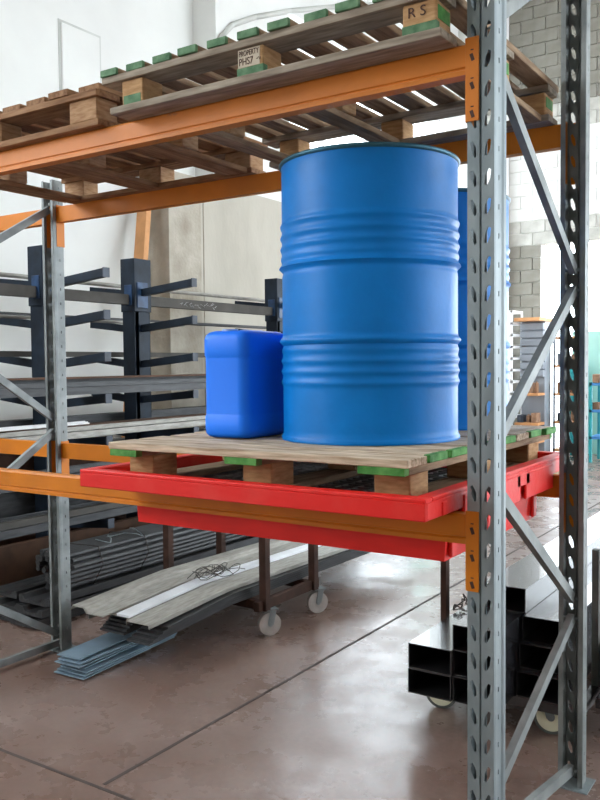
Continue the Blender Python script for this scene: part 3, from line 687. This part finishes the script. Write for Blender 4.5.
# bluish strips slid under the load, one end on the floor
for k in range(7):
    x0 = -2.30+.008*(k % 3)-.012*k*.4; z0 = .006+.013*k
    b = MB().bar((x0, .62+.012*((k*5) % 4), z0+.003), (x0-.03+.012*(k % 3), 1.30, z0+.003+.012), .20-.008*k, .005)
    o = b.build('steel_strip', M['blue_sheet']); tag(o, ['lowest', 'second', 'third', 'fourth', 'fifth', 'sixth', 'topmost'][k]+(' bluish steel strip, counted from the floor, in the fanned pile before the trolley' if k else ' bluish steel strip in the fanned pile, lying on the floor'), 'steel strip', 'bluish strips on the floor')
# coil of tie wire
random.seed(11); pts = []
for k in range(90):
    a = k*.43; r = .055+.03*math.sin(k*.37)+.01*random.random()
    pts.append((-2.16+.8*r*math.cos(a)+.0006*k, 1.50+1.9*r*math.sin(a)+.0012*k, zz2+.045+.02*math.sin(k*1.1)+.006*random.random()))
w_ = MB().tube(pts, .0022, 5)
for q in range(5):
    a = random.uniform(0, 6.28); p0 = Vector((-2.14, 1.52, zz2+.05)); pp = [p0+Vector((.05*math.cos(a)*s_, .09*math.sin(a)*s_, .03*math.sin(s_*2))) for s_ in (0, .6, 1.3, 2.0)]
    w_.tube(pp, .002, 5)
tag(w_.build('wire_tangle', M['wire']), 'tangled coil of thin tie wire lying on the pale profiles', 'wire')
pts = [(-2.12, 1.50, zz2+.04), (-2.0, 1.53, zz+.03), (-1.94, 1.50, zz-.02), (-1.93, 1.49, zt)]

# right trolley with black tubes
def trolley2(x0, x1, ya, yb, label):
    t = empty('tube_trolley', ((x0+x1)/2, (ya+yb)/2, 0), label, 'trolley')
    z = .132
    b = MB()
    for x in (x0, x1): b.cbox(x-.02, x+.02, ya, yb, z-.03, z+.012, .002)
    for y in (ya, (ya+yb)/2, yb-.04): b.cbox(x0+.02, x1-.02, y, y+.04, z-.03, z+.012, .002)
    b.build('chassis', M['black'], t)
    for x in (x0, x1):
        for y in (ya+.3, yb-.3): MB().box(x-.014, x+.014, y-.02, y+.02, z+.012, .72).build('post', M['rubber'] if x == x1 else M['rusty'], t)
    for x in (x0+.09, x1-.115):
        for y in (ya+.06, yb-.06): caster(t, x, y, .070, z+.006, M['cream'], M['rubber'], .036, yaw=math.pi/2+.15)
    return t
trolley2(-.72, -.035, 1.20, 4.2, 'low trolley with cream wheels under the black steel tubes')
trolley2(.02, .66, 1.35, 4.2, 'low trolley at the right edge beyond the right rack upright')
def btube(x, y0, z, y1, label, w=.19, h=.103):
    o = MB().hollow(x, x+w, z, z+h, y0, y1, .0035, 0, 1).build('black_tube', [M['black'], M['inner']])
    tag(o, label, 'steel tube')
B0 = .146
btube(-.668, 1.00, B0, 5.6, 'black rectangular steel tube, bottom left of the trolley load')
btube(-.666, 1.00, B0+.105, 5.6, 'black rectangular steel tube, upper one of the leftmost column, pale reflecting top')
btube(-.474, 1.01, B0, 5.6, 'black rectangular steel tube, bottom of the column behind the front upright')
btube(-.474, 1.02, B0+.105, 5.6, 'black rectangular steel tube, middle of the column behind the front upright')
btube(-.474, 1.01, B0+.21, 5.6, 'black rectangular steel tube, third of the column behind the front upright')
btube(-.278, 1.20, B0, 5.6, 'black rectangular steel tube, bottom right of the trolley load')
btube(-.278, 1.24, B0+.105, 5.6, 'black rectangular steel tube, second up at the right of the load')
btube(-.276, 1.27, B0+.21, 5.6, 'black rectangular steel tube with rust spot on top, right of the load')
btube(-.462, 1.30, B0+.315, 5.6, 'black rectangular steel tube, topmost of the whole load, between both uprights')
btube(.04, 1.30, B0, 5.6, 'black steel tube at the right edge of the photo, bottom one')
btube(.04, 1.33, B0+.105, 5.6, 'black steel tube at the right edge of the photo, second one up')
btube(.06, 2.2, B0+.21, 5.6, 'black steel tube at the right edge of the photo, topmost and set back')
# wire scrap by the left post of the trolley
w_ = MB(); random.seed(5)
for q in range(5):
    p = Vector((-.68, 1.50, .362)); pts = [p]
    for k in range(6): p = p+Vector((random.uniform(-.01, .035), random.uniform(-.01, .015), random.uniform(-.005, .03) if k < 3 else random.uniform(-.04, .0))); p.z = max(p.z, .362); pts.append(p)
    w_.tube(pts, .003, 5)
tag(w_.build('wire_scrap', M['wire']), 'bent dark wire scrap sticking up by the left trolley post', 'wire')

# ================================================================== workshop seen far right
def shelf_rack(x0, x1, y0, y1, h, n, m, mshelf, label, name='shelf_rack', back=None):
    t = empty(name, ((x0+x1)/2, y0, 0), label, 'shelf')
    for x in (x0, x1-.03):
        for y in (y0, y1-.03): MB().box(x, x+.03, y, y+.03, 0, h).build('post', m, t)
    zsx = [.12+(h-.16)*k/(n-1) for k in range(n)]
    for z in zsx: MB().box(x0, x1, y0, y1, z, z+.035).build('shelf', mshelf, t)
    if back: MB().box(x0, x1, y1, y1+.02, 0, h).build('back_panel', back, t)
    return t, zsx
shelf_rack(-3.68, -3.46, 10.3, 10.8, 2.3, 13, M['white'], M['white'], 'tall narrow white rack of many shallow shelves beside the grey cabinet')
cab = empty('drawer_cabinet', (-3.25, 10.6, 0), 'grey louvred cabinet with an orange top before the block wall', 'cabinet')
MB().box(-3.44, -3.08, 10.68, 11.0, 0, 2.13).build('back_panel', M['greycab'], cab)
MB().box(-3.45, -3.06, 10.35, 11.0, 2.13, 2.18).build('top', M['orangetop'], cab)
for k in range(7): MB().cbox(-3.44, -3.08, 10.60, 10.68, 1.28+.12*k, 1.385+.12*k, .008).build('panel', M['greycab'], cab)
for z in (1.0, .55, .28): MB().box(-3.44, -3.08, 10.35, 10.68, z, z+.04).build('shelf', M['orangetop'], cab)
random.seed(3)
def clutter(x0, x1, y, z, n, where):
    for k in range(n):
        x = x0+(x1-x0)*(k+.1)/n; w = (x1-x0)/n*.8; h = random.uniform(.08, .2); m = random.choice(['clutter', 'dark', 'greycab', 'clutter'])
        if k % 2: b = MB().cyl((x+w/2, y+.1, z), (x+w/2, y+.1, z+h), w*.45, 10).cyl((x+w/2, y+.1, z+h), (x+w/2, y+.1, z+h+.02), w*.2, 8); nm = 'paint_tin'
        else: b = MB().cbox(x, x+w, y, y+.2, z, z+h, .006).box(x+.2*w, x+.8*w, y-.004, y, z+h*.3, z+h*.7); nm = 'small_box'
        tag(b.build(nm, M[m]), ['leftmost small box', 'left small tin', 'right small box', 'right small tin'][k]+' '+where, 'tin' if k % 2 else 'box', 'clutter '+where)
clutter(-3.42, -3.1, 10.38, 1.041, 4, 'on the middle shelf of the grey cabinet')
clutter(-3.42, -3.1, 10.38, .591, 3, 'on the low shelf of the grey cabinet')
tq, zq = shelf_rack(-3.02, -2.62, 10.9, 11.3, 1.9, 5, M['greycab'], M['orangetop'], 'open workshop shelf holding small parts in the doorway')
for z in zq[1:4]: clutter(-2.98, -2.66, 10.95, z+.036, 3, 'on the doorway shelf at %s height' % ('low' if z < .8 else 'waist' if z < 1.2 else 'chest'))
tl = empty('steel_locker', (-2.6, 11.6, 0), 'teal steel locker behind the workshop shelf', 'locker')
MB().cbox(-3.0, -2.72, 11.5, 11.85, 0, 1.45, .01).build('body', M['teal'], tl); MB().box(-2.86, -2.855, 11.494, 11.5, .1, 1.4).build('door_gap', M['dark'], tl)
bench = empty('work_bench', (-2.0, 11.0, 0), 'blue-shelved work bench at the right edge of the photo', 'bench')
for x in (-2.42, -1.5):
    for y in (10.7, 11.2): MB().box(x, x+.04, y, y+.04, 0, 1.2).build('leg', M['teal'], bench)
for z in (.35, .75, 1.15): MB().box(-2.42, -1.46, 10.7, 11.24, z, z+.04).build('shelf', M['bluebox'], bench)
clutter(-2.4, -1.9, 10.75, 1.191, 4, 'on top of the right-edge bench'); clutter(-2.4, -1.9, 10.75, .791, 4, 'on the middle shelf of the right-edge bench')
# floor pallet beyond the drum
pD = empty('wooden_pallet', (-3.0, 8.4, 0), 'grey empty wooden pallet on the floor in the far doorway', 'pallet')
for k in range(6): MB().box(-3.3, -2.3, 8.0+.16*k, 8.13+.16*k, .10, .122).build('deck_board', M['greyx'], pD)
for x in (-3.3, -2.86, -2.42): MB().box(x, x+.12, 8.0, 8.93, .0, .099).build('bearer', M['woody'], pD)
